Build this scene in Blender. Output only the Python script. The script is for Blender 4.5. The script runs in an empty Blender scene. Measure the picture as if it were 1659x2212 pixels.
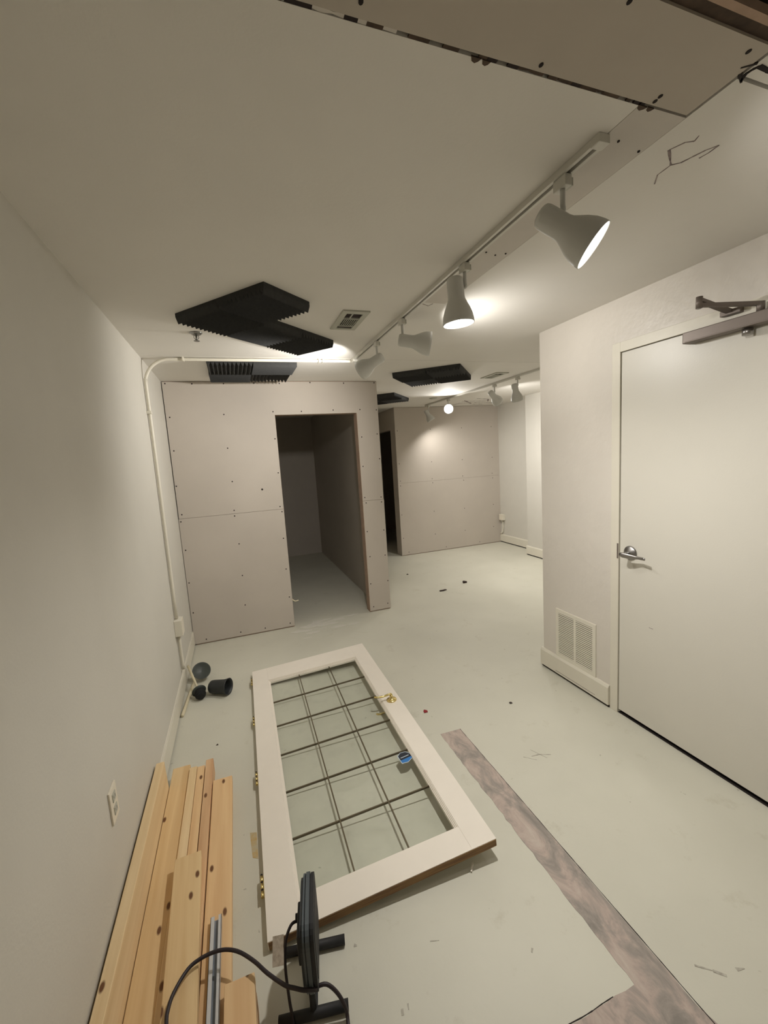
import bpy, bmesh, math, random
from mathutils import Vector, Matrix, Euler
random.seed(7)
C = bpy.context.scene.collection
S = bpy.context.scene
H = 2.469; W = 2.636; YP = 4.253; YB = 6.471
R_ = Vector((0.93925, -0.337375, -0.06315)); U_ = Vector((0.102541, 0.100227, 0.989667)); F_ = Vector((0.327559, 0.93602, -0.128733))

# ------------------------------------------------------------------ camera
cam = bpy.data.cameras.new('camera'); co = bpy.data.objects.new('camera', cam); C.objects.link(co)
cam.sensor_fit = 'HORIZONTAL'; cam.sensor_width = 36; cam.lens = 904.71/1659*36; cam.clip_start = .02
co.matrix_world = Matrix(((R_.x, U_.x, -F_.x, 0.52532), (R_.y, U_.y, -F_.y, 0), (R_.z, U_.z, -F_.z, 1.67558), (0, 0, 0, 1)))
S.camera = co
S.view_settings.view_transform = 'Standard'; S.view_settings.look = 'None'; S.view_settings.gamma = 1
S.view_settings.use_curve_mapping = False
S.view_settings.exposure = EXPO = 0.0
w = bpy.data.worlds.new('world'); S.world = w; w.use_nodes = True
w.node_tree.nodes['Background'].inputs[0].default_value = (0.5, 0.45, 0.4, 1)
w.node_tree.nodes['Background'].inputs[1].default_value = 0.0

# ------------------------------------------------------------------ materials
def lin(c):
    return tuple((v/12.92 if v <= .04045 else ((v+.055)/1.055)**2.4) for v in c)
def mat(name, col, rough=.6, metal=0, var=0, vscale=4, bump=0, bscale=60, col2=None, spec=.5, stretch=None, bdist=.002):
    """plain surface: sRGB colour, optional noise variation towards col2, optional bump"""
    m = bpy.data.materials.new(name); m.use_nodes = True; nt = m.node_tree; b = nt.nodes['Principled BSDF']
    c = lin(col); b.inputs['Base Color'].default_value = (*c, 1); b.inputs['Roughness'].default_value = rough
    b.inputs['Metallic'].default_value = metal; b.inputs['Specular IOR Level'].default_value = spec
    tc = nt.nodes.new('ShaderNodeTexCoord'); src = tc.outputs['Object']
    if stretch:
        mp = nt.nodes.new('ShaderNodeMapping'); mp.inputs['Scale'].default_value = stretch
        nt.links.new(src, mp.inputs[0]); src = mp.outputs[0]
    if var or col2:
        n = nt.nodes.new('ShaderNodeTexNoise'); n.inputs['Scale'].default_value = vscale; n.inputs['Detail'].default_value = 6
        n.inputs['Roughness'].default_value = .6
        r = nt.nodes.new('ShaderNodeValToRGB'); r.color_ramp.elements[0].position = .35; r.color_ramp.elements[1].position = .65
        d = lin(col2) if col2 else tuple(x*(1-var) for x in c)
        r.color_ramp.elements[0].color = (*d, 1); r.color_ramp.elements[1].color = (*c, 1)
        nt.links.new(src, n.inputs['Vector']); nt.links.new(n.outputs[0], r.inputs[0]); nt.links.new(r.outputs[0], b.inputs['Base Color'])
    if bump:
        n2 = nt.nodes.new('ShaderNodeTexNoise'); n2.inputs['Scale'].default_value = bscale; n2.inputs['Detail'].default_value = 5
        bp = nt.nodes.new('ShaderNodeBump'); bp.inputs['Strength'].default_value = bump; bp.inputs['Distance'].default_value = bdist
        nt.links.new(src, n2.inputs['Vector']); nt.links.new(n2.outputs[0], bp.inputs['Height']); nt.links.new(bp.outputs[0], b.inputs['Normal'])
    return m
M = {}
M['wall'] = mat('painted wall', (.82, .805, .765), .55, var=.04, vscale=2, bump=.25, bscale=90)
M['plaster'] = mat('lumpy painted wall', (.85, .825, .785), .42, var=.04, vscale=3, bump=.75, bscale=14, bdist=.006)
M['ceil'] = mat('ceiling paint', (.885, .87, .84), .75, var=.03, vscale=2.5, bump=.2, bscale=80)
M['strip'] = mat('sanded patch', (.81, .785, .75), .8, var=.06, vscale=5)
M['paper'] = mat('unpainted ceiling board', (.735, .70, .65), .85, var=.07, vscale=3)
M['drywall'] = mat('drywall paper', (.765, .73, .685), .85, var=.05, vscale=2.2)
M['drywall_edge'] = mat('drywall cut edge', (.70, .60, .52), .9, var=.15, vscale=20)
M['dark'] = mat('dark gap', (.13, .10, .09), .9)
M['hole'] = mat('hole', (.16, .12, .11), .9)
M['mud'] = mat('torn paper', (.34, .28, .23), .95, var=.5, vscale=18)
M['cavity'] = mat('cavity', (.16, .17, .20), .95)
M['crack'] = mat('crack paint', (.42, .37, .38), .9, col2=(.65, .6, .58), vscale=30)
M['trim'] = mat('trim paint', (.87, .85, .79), .4, var=.03, vscale=6, bump=.2, bscale=40)
M['door'] = mat('door paint', (.845, .83, .785), .38, var=.03, vscale=1.5, bump=.12, bscale=120)
M['white'] = mat('white door paint', (.93, .90, .85), .45, var=.03, vscale=7)
M['edgewood'] = mat('bare door edge', (.62, .49, .31), .7, col2=(.46, .33, .22), vscale=3, stretch=(2, 30, 60))
M['came'] = mat('glazing bar metal', (.42, .38, .30), .5, metal=.4)
M['brass'] = mat('brass', (.90, .82, .56), .25, metal=1)
M['nickel'] = mat('satin nickel', (.62, .61, .60), .35, metal=1)
M['bronze'] = mat('closer enamel', (.47, .43, .40), .45, metal=.35)
M['enamel'] = mat('lamp enamel', (.80, .80, .78), .45)
M['track'] = mat('track enamel', (.82, .81, .77), .4)
M['slot'] = mat('track slot', (.20, .17, .16), .7)
M['conduit'] = mat('painted conduit', (.86, .84, .78), .45)
M['foam'] = mat('charcoal foam', (.215, .215, .21), .95, var=.2, vscale=60, bump=.5, bscale=300)
M['black'] = mat('black plastic', (.16, .17, .175), .5, var=.1, vscale=12)
M['greyplast'] = mat('grey green plastic', (.26, .28, .265), .45, var=.12, vscale=8)
M['bristle'] = mat('black bristle', (.06, .06, .06), .8, bump=1, bscale=150)
M['wstick'] = mat('off white stick', (.84, .80, .68), .5)
M['lightgrey'] = mat('light grey shell', (.31, .34, .355), .5, var=.1, vscale=20)
M['rubber'] = mat('rubber', (.12, .12, .125), .65)
M['cord'] = mat('dark cord', (.15, .11, .125), .5)
M['tag'] = mat('paper tag', (.80, .75, .68), .7, col2=(.66, .60, .53), vscale=70)
M['channel'] = mat('galvanised white channel', (.80, .80, .80), .4, metal=.2)
M['channelin'] = mat('channel inside', (.58, .60, .63), .4, metal=.3)
M['chrome'] = mat('chrome', (.55, .55, .54), .25, metal=1)
M['scuff'] = mat('floor scuff', (.60, .575, .53), .8, col2=(.74, .725, .67), vscale=60)
M['red'] = mat('red scrap', (.55, .07, .10), .6)
M['debris'] = mat('dark scrap', (.20, .14, .11), .8)
M['chip'] = mat('white chip', (.88, .85, .80), .7)
M['amber'] = mat('painted amber reflection', (.75, .62, .38), .6, col2=(.72, .70, .60), vscale=25)
M['plate'] = mat('outlet plastic', (.90, .87, .80), .35)
M['vent'] = mat('vent enamel', (.72, .72, .67), .45)
M['grille'] = mat('grille enamel', (.88, .86, .80), .45)
M['badge_black'] = mat('badge black', (.16, .18, .22), .4)
M['badge_blue'] = mat('badge blue', (.22, .48, .75), .4)
M['badge_white'] = mat('badge white', (.75, .80, .84), .4)

def floor_mat():
    m = bpy.data.materials.new('painted floor'); m.use_nodes = True; nt = m.node_tree; b = nt.nodes['Principled BSDF']
    L = nt.links.new; N = nt.nodes.new
    tc = N('ShaderNodeTexCoord')
    n = N('ShaderNodeTexNoise'); n.inputs['Scale'].default_value = 1.6; n.inputs['Detail'].default_value = 8
    r = N('ShaderNodeValToRGB'); r.color_ramp.elements[0].position = .3; r.color_ramp.elements[1].position = .7
    r.color_ramp.elements[0].color = (*lin((.785, .775, .715)), 1); r.color_ramp.elements[1].color = (*lin((.82, .81, .75)), 1)
    L(tc.outputs['Object'], n.inputs['Vector']); L(n.outputs[0], r.inputs[0])
    # sparse dark specks and scuffs
    v = N('ShaderNodeTexVoronoi'); v.inputs['Scale'].default_value = 9; v.inputs['Randomness'].default_value = 1
    nz = N('ShaderNodeTexNoise'); nz.inputs['Scale'].default_value = 22; nz.inputs['Detail'].default_value = 3
    mx = N('ShaderNodeMix'); mx.data_type = 'VECTOR'; mx.inputs[0].default_value = .06
    L(tc.outputs['Object'], mx.inputs[4]); L(nz.outputs[1], mx.inputs[5]); L(tc.outputs['Object'], nz.inputs['Vector'])
    L(mx.outputs[1], v.inputs['Vector'])
    r2 = N('ShaderNodeValToRGB'); r2.color_ramp.elements[0].position = .028; r2.color_ramp.elements[1].position = .05
    r2.color_ramp.elements[0].color = (.45, .42, .38, 1); r2.color_ramp.elements[1].color = (1, 1, 1, 1)
    L(v.outputs['Distance'], r2.inputs[0])
    mu = N('ShaderNodeMix'); mu.data_type = 'RGBA'; mu.blend_type = 'MULTIPLY'; mu.inputs[0].default_value = .55
    L(r.outputs[0], mu.inputs[6]); L(r2.outputs[0], mu.inputs[7])
    n3 = N('ShaderNodeTexNoise'); n3.inputs['Scale'].default_value = 5; n3.inputs['Detail'].default_value = 10; n3.inputs['Roughness'].default_value = .75
    r3 = N('ShaderNodeValToRGB'); r3.color_ramp.elements[0].position = .30; r3.color_ramp.elements[1].position = .42
    r3.color_ramp.elements[0].color = (.80, .77, .72, 1); r3.color_ramp.elements[1].color = (1, 1, 1, 1)
    L(tc.outputs['Object'], n3.inputs['Vector']); L(n3.outputs[0], r3.inputs[0])
    m2 = N('ShaderNodeMix'); m2.data_type = 'RGBA'; m2.blend_type = 'MULTIPLY'; m2.inputs[0].default_value = .6
    L(mu.outputs[2], m2.inputs[6]); L(r3.outputs[0], m2.inputs[7]); L(m2.outputs[2], b.inputs['Base Color'])
    b.inputs['Roughness'].default_value = .55
    bp = N('ShaderNodeBump'); bp.inputs['Strength'].default_value = .25; bp.inputs['Distance'].default_value = .002
    n4 = N('ShaderNodeTexNoise'); n4.inputs['Scale'].default_value = 45; n4.inputs['Detail'].default_value = 5
    L(tc.outputs['Object'], n4.inputs['Vector']); L(n4.outputs[0], bp.inputs['Height']); L(bp.outputs[0], b.inputs['Normal'])
    return m
M['floor'] = floor_mat()
def concrete_mat():
    m = bpy.data.materials.new('bare mottled concrete'); m.use_nodes = True; nt = m.node_tree; b = nt.nodes['Principled BSDF']
    L = nt.links.new; N = nt.nodes.new; tc = N('ShaderNodeTexCoord')
    n = N('ShaderNodeTexNoise'); n.inputs['Scale'].default_value = 7; n.inputs['Detail'].default_value = 10; n.inputs['Roughness'].default_value = .68
    n.inputs['Distortion'].default_value = .6
    mp = N('ShaderNodeMapping'); mp.inputs['Scale'].default_value = (1.6, .8, 1)
    L(tc.outputs['Object'], mp.inputs[0]); L(mp.outputs[0], n.inputs['Vector'])
    r = N('ShaderNodeValToRGB'); e = r.color_ramp.elements
    e[0].position = .36; e[0].color = (*lin((.54, .515, .485)), 1); e[1].position = .72; e[1].color = (*lin((.78, .74, .69)), 1)
    q = e.new(.47); q.color = (*lin((.62, .585, .55)), 1); q = e.new(.56); q.color = (*lin((.71, .645, .605)), 1)
    L(n.outputs[0], r.inputs[0]); L(r.outputs[0], b.inputs['Base Color']); b.inputs['Roughness'].default_value = .8
    bp = N('ShaderNodeBump'); bp.inputs['Strength'].default_value = .6; bp.inputs['Distance'].default_value = .003
    L(n.outputs[0], bp.inputs['Height']); L(bp.outputs[0], b.inputs['Normal'])
    return m
M['concrete'] = concrete_mat()
def wood_mat(name, a, bcol, seed, knot=(.42, .27, .15)):
    m = bpy.data.materials.new(name); m.use_nodes = True; nt = m.node_tree; b = nt.nodes['Principled BSDF']
    L = nt.links.new; N = nt.nodes.new; tc = N('ShaderNodeTexCoord')
    mp = N('ShaderNodeMapping'); mp.inputs['Scale'].default_value = (26, 1.1, 26); mp.inputs['Location'].default_value = (seed*3.1, seed*1.7, seed)
    n = N('ShaderNodeTexNoise'); n.inputs['Scale'].default_value = 1; n.inputs['Detail'].default_value = 5; n.inputs['Distortion'].default_value = .5
    L(tc.outputs['Object'], mp.inputs[0]); L(mp.outputs[0], n.inputs['Vector'])
    r = N('ShaderNodeValToRGB'); r.color_ramp.elements[0].position = .3; r.color_ramp.elements[1].position = .7
    r.color_ramp.elements[0].color = (*lin(bcol), 1); r.color_ramp.elements[1].color = (*lin(a), 1); L(n.outputs[0], r.inputs[0])
    mp2 = N('ShaderNodeMapping'); mp2.inputs['Scale'].default_value = (7, 3.2, 1); mp2.inputs['Location'].default_value = (seed*2.3, seed*4.1, seed*.7)
    v = N('ShaderNodeTexVoronoi'); v.voronoi_dimensions = '2D'; v.inputs['Scale'].default_value = 1
    L(tc.outputs['Object'], mp2.inputs[0]); L(mp2.outputs[0], v.inputs['Vector'])
    r2 = N('ShaderNodeValToRGB'); r2.color_ramp.elements[0].position = .035; r2.color_ramp.elements[1].position = .062
    r2.color_ramp.elements[0].color = (0, 0, 0, 1); r2.color_ramp.elements[1].color = (1, 1, 1, 1); L(v.outputs['Distance'], r2.inputs[0])
    mx = N('ShaderNodeMix'); mx.data_type = 'RGBA'; mx.inputs[6].default_value = (*lin(knot), 1)
    L(r2.outputs[0], mx.inputs[0]); L(r.outputs[0], mx.inputs[7]); L(mx.outputs[2], b.inputs['Base Color'])
    b.inputs['Roughness'].default_value = .65
    return m
M['pine0'] = wood_mat('pale pine', (.93, .83, .66), (.87, .75, .56), 1)
M['pine1'] = wood_mat('honey pine', (.91, .80, .61), (.84, .70, .50), 2)
M['pine2'] = wood_mat('reddish pine', (.87, .73, .56), (.79, .62, .46), 3)
M['pine3'] = wood_mat('orange pine', (.92, .79, .60), (.86, .70, .51), 4)
def glass_mat():
    m = bpy.data.materials.new('pane glass'); m.use_nodes = True; nt = m.node_tree; nt.nodes.clear(); L = nt.links.new; N = nt.nodes.new
    o = N('ShaderNodeOutputMaterial'); t = N('ShaderNodeBsdfTransparent'); t.inputs[0].default_value = (.965, .975, .965, 1)
    g = N('ShaderNodeBsdfGlossy'); g.inputs['Roughness'].default_value = .03; fr = N('ShaderNodeFresnel'); fr.inputs[0].default_value = 1.45
    a = N('ShaderNodeMixShader'); ge = N('ShaderNodeNewGeometry'); mm = N('ShaderNodeMath'); mm.operation = 'MULTIPLY'; iv = N('ShaderNodeMath'); iv.operation = 'SUBTRACT'; iv.inputs[0].default_value = .7; L(ge.outputs['Backfacing'], iv.inputs[1]); iv.use_clamp = True; L(fr.outputs[0], mm.inputs[0]); L(iv.outputs[0], mm.inputs[1]); L(mm.outputs[0], a.inputs[0]); L(t.outputs[0], a.inputs[1]); L(g.outputs[0], a.inputs[2])
    d = N('ShaderNodeBsdfDiffuse'); d.inputs[0].default_value = (.6, .58, .52, 1)
    tc = N('ShaderNodeTexCoord'); n = N('ShaderNodeTexNoise'); n.inputs['Scale'].default_value = 9; n.inputs['Detail'].default_value = 8
    r = N('ShaderNodeMapRange'); r.inputs[1].default_value = .52; r.inputs[2].default_value = .8; r.inputs[3].default_value = .005; r.inputs[4].default_value = .07
    L(tc.outputs['Object'], n.inputs['Vector']); L(n.outputs[0], r.inputs[0])
    b = N('ShaderNodeMixShader'); L(r.outputs[0], b.inputs[0]); L(a.outputs[0], b.inputs[1]); L(d.outputs[0], b.inputs[2]); L(b.outputs[0], o.inputs[0])
    return m
M['glass'] = glass_mat()
def emis(name, col, s):
    m = bpy.data.materials.new(name); m.use_nodes = True; b = m.node_tree.nodes['Principled BSDF']
    b.inputs['Base Color'].default_value = (.9, .9, .9, 1); b.inputs['Emission Color'].default_value = (*col, 1); b.inputs['Emission Strength'].default_value = s
    return m
M['bulb'] = emis('lit bulb', (1, .98, .95), 14)

# ------------------------------------------------------------------ mesh helpers
class MB:
    def __init__(s): s.v = []; s.f = []; s.m = []; s.mats = []; s.smooth = []
    def mi(s, m):
        if m not in s.mats: s.mats.append(m)
        return s.mats.index(m)
    def add(s, vs, fs, m, smooth=False, T=None):
        o = len(s.v); i = s.mi(m)
        s.v += [tuple(T @ Vector(v)) if T else tuple(v) for v in vs]
        for f in fs: s.f.append([o+a for a in f]); s.m.append(i); s.smooth.append(smooth)
        return s
    def box(s, a, b, m, T=None, bev=0):
        if bev:
            bm = bmesh.new(); bmesh.ops.create_cube(bm, size=1)
            for v in bm.verts: v.co = Vector([(a[i]+b[i])/2 + v.co[i]*(b[i]-a[i]) for i in range(3)])
            bmesh.ops.bevel(bm, geom=bm.edges[:], offset=bev, segments=2, affect='EDGES', profile=.6)
            bm.verts.index_update(); vs = [v.co[:] for v in bm.verts]; fs = [[v.index for v in f.verts] for f in bm.faces]; bm.free()
            return s.add(vs, fs, m, False, T)
        x0, y0, z0 = a; x1, y1, z1 = b
        vs = [(x0,y0,z0),(x1,y0,z0),(x1,y1,z0),(x0,y1,z0),(x0,y0,z1),(x1,y0,z1),(x1,y1,z1),(x0,y1,z1)]
        return s.add(vs, [(0,3,2,1),(4,5,6,7),(0,1,5,4),(1,2,6,5),(2,3,7,6),(3,0,4,7)], m, False, T)
    def lathe(s, prof, m, T=None, n=32, smooth=True, closed=False):
        vs = []; fs = []
        for r, z in prof:
            for k in range(n):
                a = 2*math.pi*k/n; vs.append((r*math.cos(a), r*math.sin(a), z))
        P = len(prof)
        for i in range(P-1 if not closed else P):
            j = (i+1) % P
            for k in range(n):
                l = (k+1) % n; fs.append((i*n+k, i*n+l, j*n+l, j*n+k))
        if not closed:
            if prof[0][0] > 1e-4: fs.append(tuple(range(n))[::-1])
            if prof[-1][0] > 1e-4: fs.append(tuple((P-1)*n+k for k in range(n)))
        return s.add(vs, fs, m, smooth, T)
    def cyl(s, p, q, r, m, n=20, r2=None, smooth=True):
        p = Vector(p); q = Vector(q); d = q-p; l = d.length
        T = Matrix.Translation(p) @ d.to_track_quat('Z', 'Y').to_matrix().to_4x4()
        r2 = r if r2 is None else r2
        vs = []; 
        for rr, z in ((r, 0), (r2, l)):
            for k in range(n): a = 2*math.pi*k/n; vs.append((rr*math.cos(a), rr*math.sin(a), z))
        fs = [(k, (k+1) % n, n+(k+1) % n, n+k) for k in range(n)]
        s.add(vs, fs, m, smooth, T); o = len(s.v)-2*n; i = s.mi(m)
        s.f.append([o+k for k in range(n)][::-1]); s.m.append(i); s.smooth.append(False)
        s.f.append([o+n+k for k in range(n)]); s.m.append(i); s.smooth.append(False)
        return s
    def tube(s, pts, r, m, n=12, sub=6):
        P = [Vector(p) for p in pts]; Q = []
        if len(P) > 2 and sub > 1:
            E = [P[0]*2-P[1]] + P + [P[-1]*2-P[-2]]
            for i in range(1, len(E)-2):
                for k in range(sub):
                    t = k/sub; a, b, c, d = E[i-1], E[i], E[i+1], E[i+2]
                    Q.append(.5*((2*b)+(c-a)*t+(2*a-5*b+4*c-d)*t*t+(3*b-a-3*c+d)*t**3))
            Q.append(P[-1])
        else: Q = P
        vs = []; up = Vector((0, 0, 1)); prev = None
        for i, p in enumerate(Q):
            d = (Q[min(i+1, len(Q)-1)]-Q[max(i-1, 0)]).normalized()
            if prev is None:
                a = d.orthogonal().normalized()
            else:
                a = (prev-d*prev.dot(d)).normalized()
            prev = a; b = d.cross(a)
            for k in range(n): t = 2*math.pi*k/n; vs.append(p+a*r*math.cos(t)+b*r*math.sin(t))
        fs = []
        for i in range(len(Q)-1):
            for k in range(n): l = (k+1) % n; fs.append((i*n+k, i*n+l, (i+1)*n+l, (i+1)*n+k))
        fs.append(tuple(range(n))[::-1]); fs.append(tuple((len(Q)-1)*n+k for k in range(n)))
        return s.add(vs, fs, m, True)
    def prism(s, poly, z0, z1, m, T=None):
        n = len(poly); vs = [(x, y, z0) for x, y in poly]+[(x, y, z1) for x, y in poly]
        fs = [tuple(range(n))[::-1], tuple(range(n, 2*n))]+[(k, (k+1) % n, n+(k+1) % n, n+k) for k in range(n)]
        return s.add(vs, fs, m, False, T)
    def ribbon(s, pts, w, z0, z1, m, jit=.3):
        """thin jagged flat mark along points (x,y)"""
        for (a, b) in zip(pts[:-1], pts[1:]):
            a = Vector(a); b = Vector(b); d = b-a
            if d.length < 1e-5: continue
            nrm = Vector((-d.y, d.x)).normalized(); k = max(1, int(d.length/.02)); 
            L_ = []; R2 = []
            for i in range(k+1):
                p = a+d*(i/k); ww = w*(1+random.uniform(-jit, jit))/2
                L_.append(p+nrm*ww); R2.append(p-nrm*ww)
            s.prism([tuple(q) for q in L_]+[tuple(q) for q in reversed(R2)], z0, z1, m)
        return s
    def build(s, name, parent=None, loc=(0, 0, 0), rot=None, kind=None, label=None):
        me = bpy.data.meshes.new(name); me.from_pydata(s.v, [], s.f)
        for m in s.mats: me.materials.append(m)
        for p, i, sm in zip(me.polygons, s.m, s.smooth): p.material_index = i; p.use_smooth = sm
        bm = bmesh.new(); bm.from_mesh(me); bmesh.ops.recalc_face_normals(bm, faces=bm.faces); bm.to_mesh(me); bm.free()
        o = bpy.data.objects.new(name, me); C.objects.link(o); o.location = loc
        if rot is not None:
            if isinstance(rot, (tuple, list)): o.rotation_euler = rot
            else: o.rotation_mode = 'QUATERNION'; o.rotation_quaternion = rot
        if parent: o.parent = parent
        if kind: o['kind'] = kind
        if label: o['label'] = label
        return o
def tag(o, label, cat, group=None):
    o['label'] = label; o['category'] = cat
    if group: o['group'] = group
    return o
def empty(name, loc, rot=(0, 0, 0)):
    o = bpy.data.objects.new(name, None); o.empty_display_size = .1; C.objects.link(o); o.location = loc; o.rotation_euler = rot; return o
ST = 'structure'

# ------------------------------------------------------------------ floor
m = MB(); m.box((-.15, -1.7, -.1), (5.6, 9.3, 0), M['floor'])
def jag(a, b, n, amp):
    out = []
    for i in range(n):
        t = i/n; x = a[0]+(b[0]-a[0])*t; y = a[1]+(b[1]-a[1])*t
        dx, dy = b[0]-a[0], b[1]-a[1]; l = math.hypot(dx, dy); q = random.uniform(-amp, amp) if i else 0
        out.append((x-dy/l*q, y+dx/l*q))
    return out
poly = jag((1.537, 2.118), (1.535, .811), 44, .004)+jag((1.535, .811), (.62, .811), 24, .004)+jag((.62, .811), (.62, .55), 8, .003)+jag((.62, .55), (1.70, .55), 20, .003)+jag((1.70, .55), (1.66, .70), 6, .002)+jag((1.66, .70), (1.667, 2.112), 60, .0012)+[(1.667, 2.112)]
m.prism(poly, -.001, .0012, M['concrete'])
m.ribbon([(1.664, .60), (1.667, 2.112)], .0018, 0, .0016, M['hole'], .6)
m.ribbon(jag((1.45, .813), (.62, .813), 20, .002), .002, 0, .0016, M['hole'], .5)
for pts, ww in ([[(1.902, 1.745), (1.95, 1.74), (2.006, 1.713)], .004], [[(1.93, 1.79), (1.97, 1.70)], .003], [[(1.86, 1.76), (1.91, 1.71)], .003],
                [[(1.752, .776), (1.79, .745), (1.815, .72)], .005], [[(1.86, .72), (1.885, .712)], .006], [[(1.0, 1.16), (1.03, 1.15)], .006], [[(.75, 1.25), (.76, 1.245)], .008],
                [[(.86, 1.02), (.863, 1.035)], .006], [[(.838, 1.015), (.842, 1.03)], .005], [[(1.05, .87), (1.1, .865)], .008], [[(1.3, 1.0), (1.31, 1.01)], .005]):
    m.ribbon(pts, ww, 0, .0008, M['scuff'], .8)
m.prism([(.425, 1.87), (.455, 1.86), (.455, 1.72), (.432, 1.735)], 0, .0008, M['amber'])  # yellowish reflection by the brass hinges, painted on as floor colour
# chalky residue at the doorway threshold
for k in range(26):
    cx_ = random.gauss(1.25, .2); cy_ = random.gauss(4.15, .09); rr = random.uniform(.01, .05)
    m.prism([(cx_+rr*1.8*math.cos(a)*random.uniform(.7, 1.2), cy_+rr*.6*math.sin(a)*random.uniform(.7, 1.2)) for a in [i*math.pi/5 for i in range(10)]], 0, .0006+k*.00002,
            M.setdefault('dust', mat('dust smear', (.83, .815, .77), .9)))
m.build('floor', kind=ST)

# ------------------------------------------------------------------ ceiling
m = MB(); Z1 = H+.013
m.box((-.15, .605, Z1+.003), (1.9, 9.3, Z1+.12), M['hole']); m.box((1.9, -1.7, Z1+.003), (5.6, 9.3, Z1+.12), M['hole'])
m.box((-.15, -1.7, Z1+.003), (.4, .605, Z1+.12), M['hole']); m.box((.4, -1.7, Z1+.003), (1.9, -.2, Z1+.12), M['hole'])
m.box((-.1, .828, H), (1.524, 3.338, Z1+.003), M['ceil'])                     # big painted field
m.box((1.5265, .826, H+.0006), (1.681, 2.10, Z1+.003), M['strip'])             # patched strip along the track
m.box((1.524, 2.10, H), (1.681, 3.338, Z1+.003), M['ceil'])
m.box((1.681, .712, H), (5.5, 3.338, Z1+.003), M['ceil'])
m.box((1.681, -1.6, H), (5.5, .703, Z1+.003), M['ceil'])
m.box((-.1, 3.342, H), (5.5, 9.2, Z1+.003), M['ceil'])                    # far field beyond the seam
m.box((-.1, .638, H-.001), (1.671, .818, Z1+.003), M['paper'])                 # bare board in the old wall line
m.box((-.1, .612, H+.005), (1.9, .638, Z1+.003), M['mud'])
m.box((.35, .598, H-.002), (1.9, .612, Z1+.003), M['drywall_edge'])
m.box((-.1, -1.6, H), (.35, .612, Z1+.003), M['ceil'])
m.box((.35, -1.6, H), (1.681, -.2, Z1+.003), M['ceil'])
# dark cavity
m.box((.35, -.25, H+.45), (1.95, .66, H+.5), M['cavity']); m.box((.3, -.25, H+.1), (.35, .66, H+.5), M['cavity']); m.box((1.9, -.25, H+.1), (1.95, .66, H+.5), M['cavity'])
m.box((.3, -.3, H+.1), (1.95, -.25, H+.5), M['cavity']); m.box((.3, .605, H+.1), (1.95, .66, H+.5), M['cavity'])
# ragged paper / mud around the seam
rs = random.Random(3)
x = .62
while x < 1.60:
    l = rs.uniform(.012, .05); dpt = rs.choice([.002, .003, .004, .008])
    if rs.random() < .7:
        k = 5; edge = [(x+l*i/k, .828+dpt*rs.uniform(.2, 1)*(1 if 0 < i < k else .2)) for i in range(k+1)]
        m.prism([(x, .8165), (x+l, .8165)]+edge[::-1], H+.0005, H+.004, rs.choice([M['mud'], M['hole'], M['mud']]))
    x += l+rs.uniform(.0, .03)
for a, b in ((.30, .90), (1.08, 1.12), (1.16, 1.24), (1.28, 1.44)):
    m.ribbon([(a, .823), (b, .823)], .008, H+.001, H+.004, M['mud'] if a > .9 else M['strip'], .7)
for (xx, yy, q) in ((1.075, .832, .012), (1.10, .833, .010), (1.535, .832, .014), (1.56, .831, .010)):
    m.prism([(xx-q, yy-.006), (xx+q, yy-.006), (xx+q*.7, yy+.001), (xx+q*.2, yy+q*.5), (xx-q*.5, yy+q*.25)], H-.001, H+.002, M['mud'])
for x, y in [(1.55, .807), (1.549, .793), (1.217, .803), (1.627, .659), (.819, .789), (1.289, .655), (1.577, .931), (1.668, .946), (1.573, 1.547), (1.625, 1.56), (1.661, 1.54)]:
    rr = .0045 if y < .9 else .003
    m.prism([(x+rr*math.cos(a), y+rr*1.3*math.sin(a)) for a in [i*math.pi/5 for i in range(10)]], H-.0022, H+.001, M['dark'])
for pts, ww in ([[(1.778, .859), (1.787, .877), (1.766, .887), (1.75, .92)], .004], [[(1.75, .92), (1.818, .965)], .006], [[(1.818, .965), (1.821, 1.008), (1.855, 1.044)], .0025],
                [[(1.818, .965), (1.838, .95), (1.847, .923), (1.857, .894), (1.874, .87)], .0035], [[(1.873, .922), (1.877, .9), (1.874, .87)], .003],
                [[(1.544, 2.112), (1.602, 2.143), (1.612, 2.107)], .005]):
    m.ribbon(pts, ww, H-.0008, H+.001, M['crack'], .6)
for pts, ww in ([[(1.671, .70), (1.70, .715)], .006], [[(1.695, .713), (1.685, .698), (1.687, .686), (1.693, .676), (1.725, .678), (1.77, .68)], .007], [[(1.655, .69), (1.68, .672)], .005]):
    m.ribbon(pts, ww, H-.002, H+.001, M['dark'], .5)
for pts, ww in ([[(3.9, 6.27), (4.057, 6.269), (4.097, 6.114), (4.30, 6.05), (4.38, 6.1), (4.9, 6.12)], .022], [[(4.0, 5.9), (4.25, 5.877), (4.434, 5.896)], .02], [[(3.981, 5.8), (4.347, 6.198)], .022],
                [[(4.1, 5.63), (4.347, 5.70), (4.50, 5.95)], .02], [[(4.45, 5.7), (4.75, 6.0)], .018], [[(4.4, 6.25), (4.6, 6.27)], .02]):
    m.ribbon(pts, ww, H-.001, H+.003, M['crack'], .9)
m.build('ceiling', kind=ST)

# ------------------------------------------------------------------ walls
MB().box((-.13, -1.6, 0), (0, 9.2, H+.02), M['wall']).build('wall_left', kind=ST)
MB().box((-.13, -1.75, 0), (5.6, -1.6, H+.02), M['wall']).build('wall_back', kind=ST)
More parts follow.
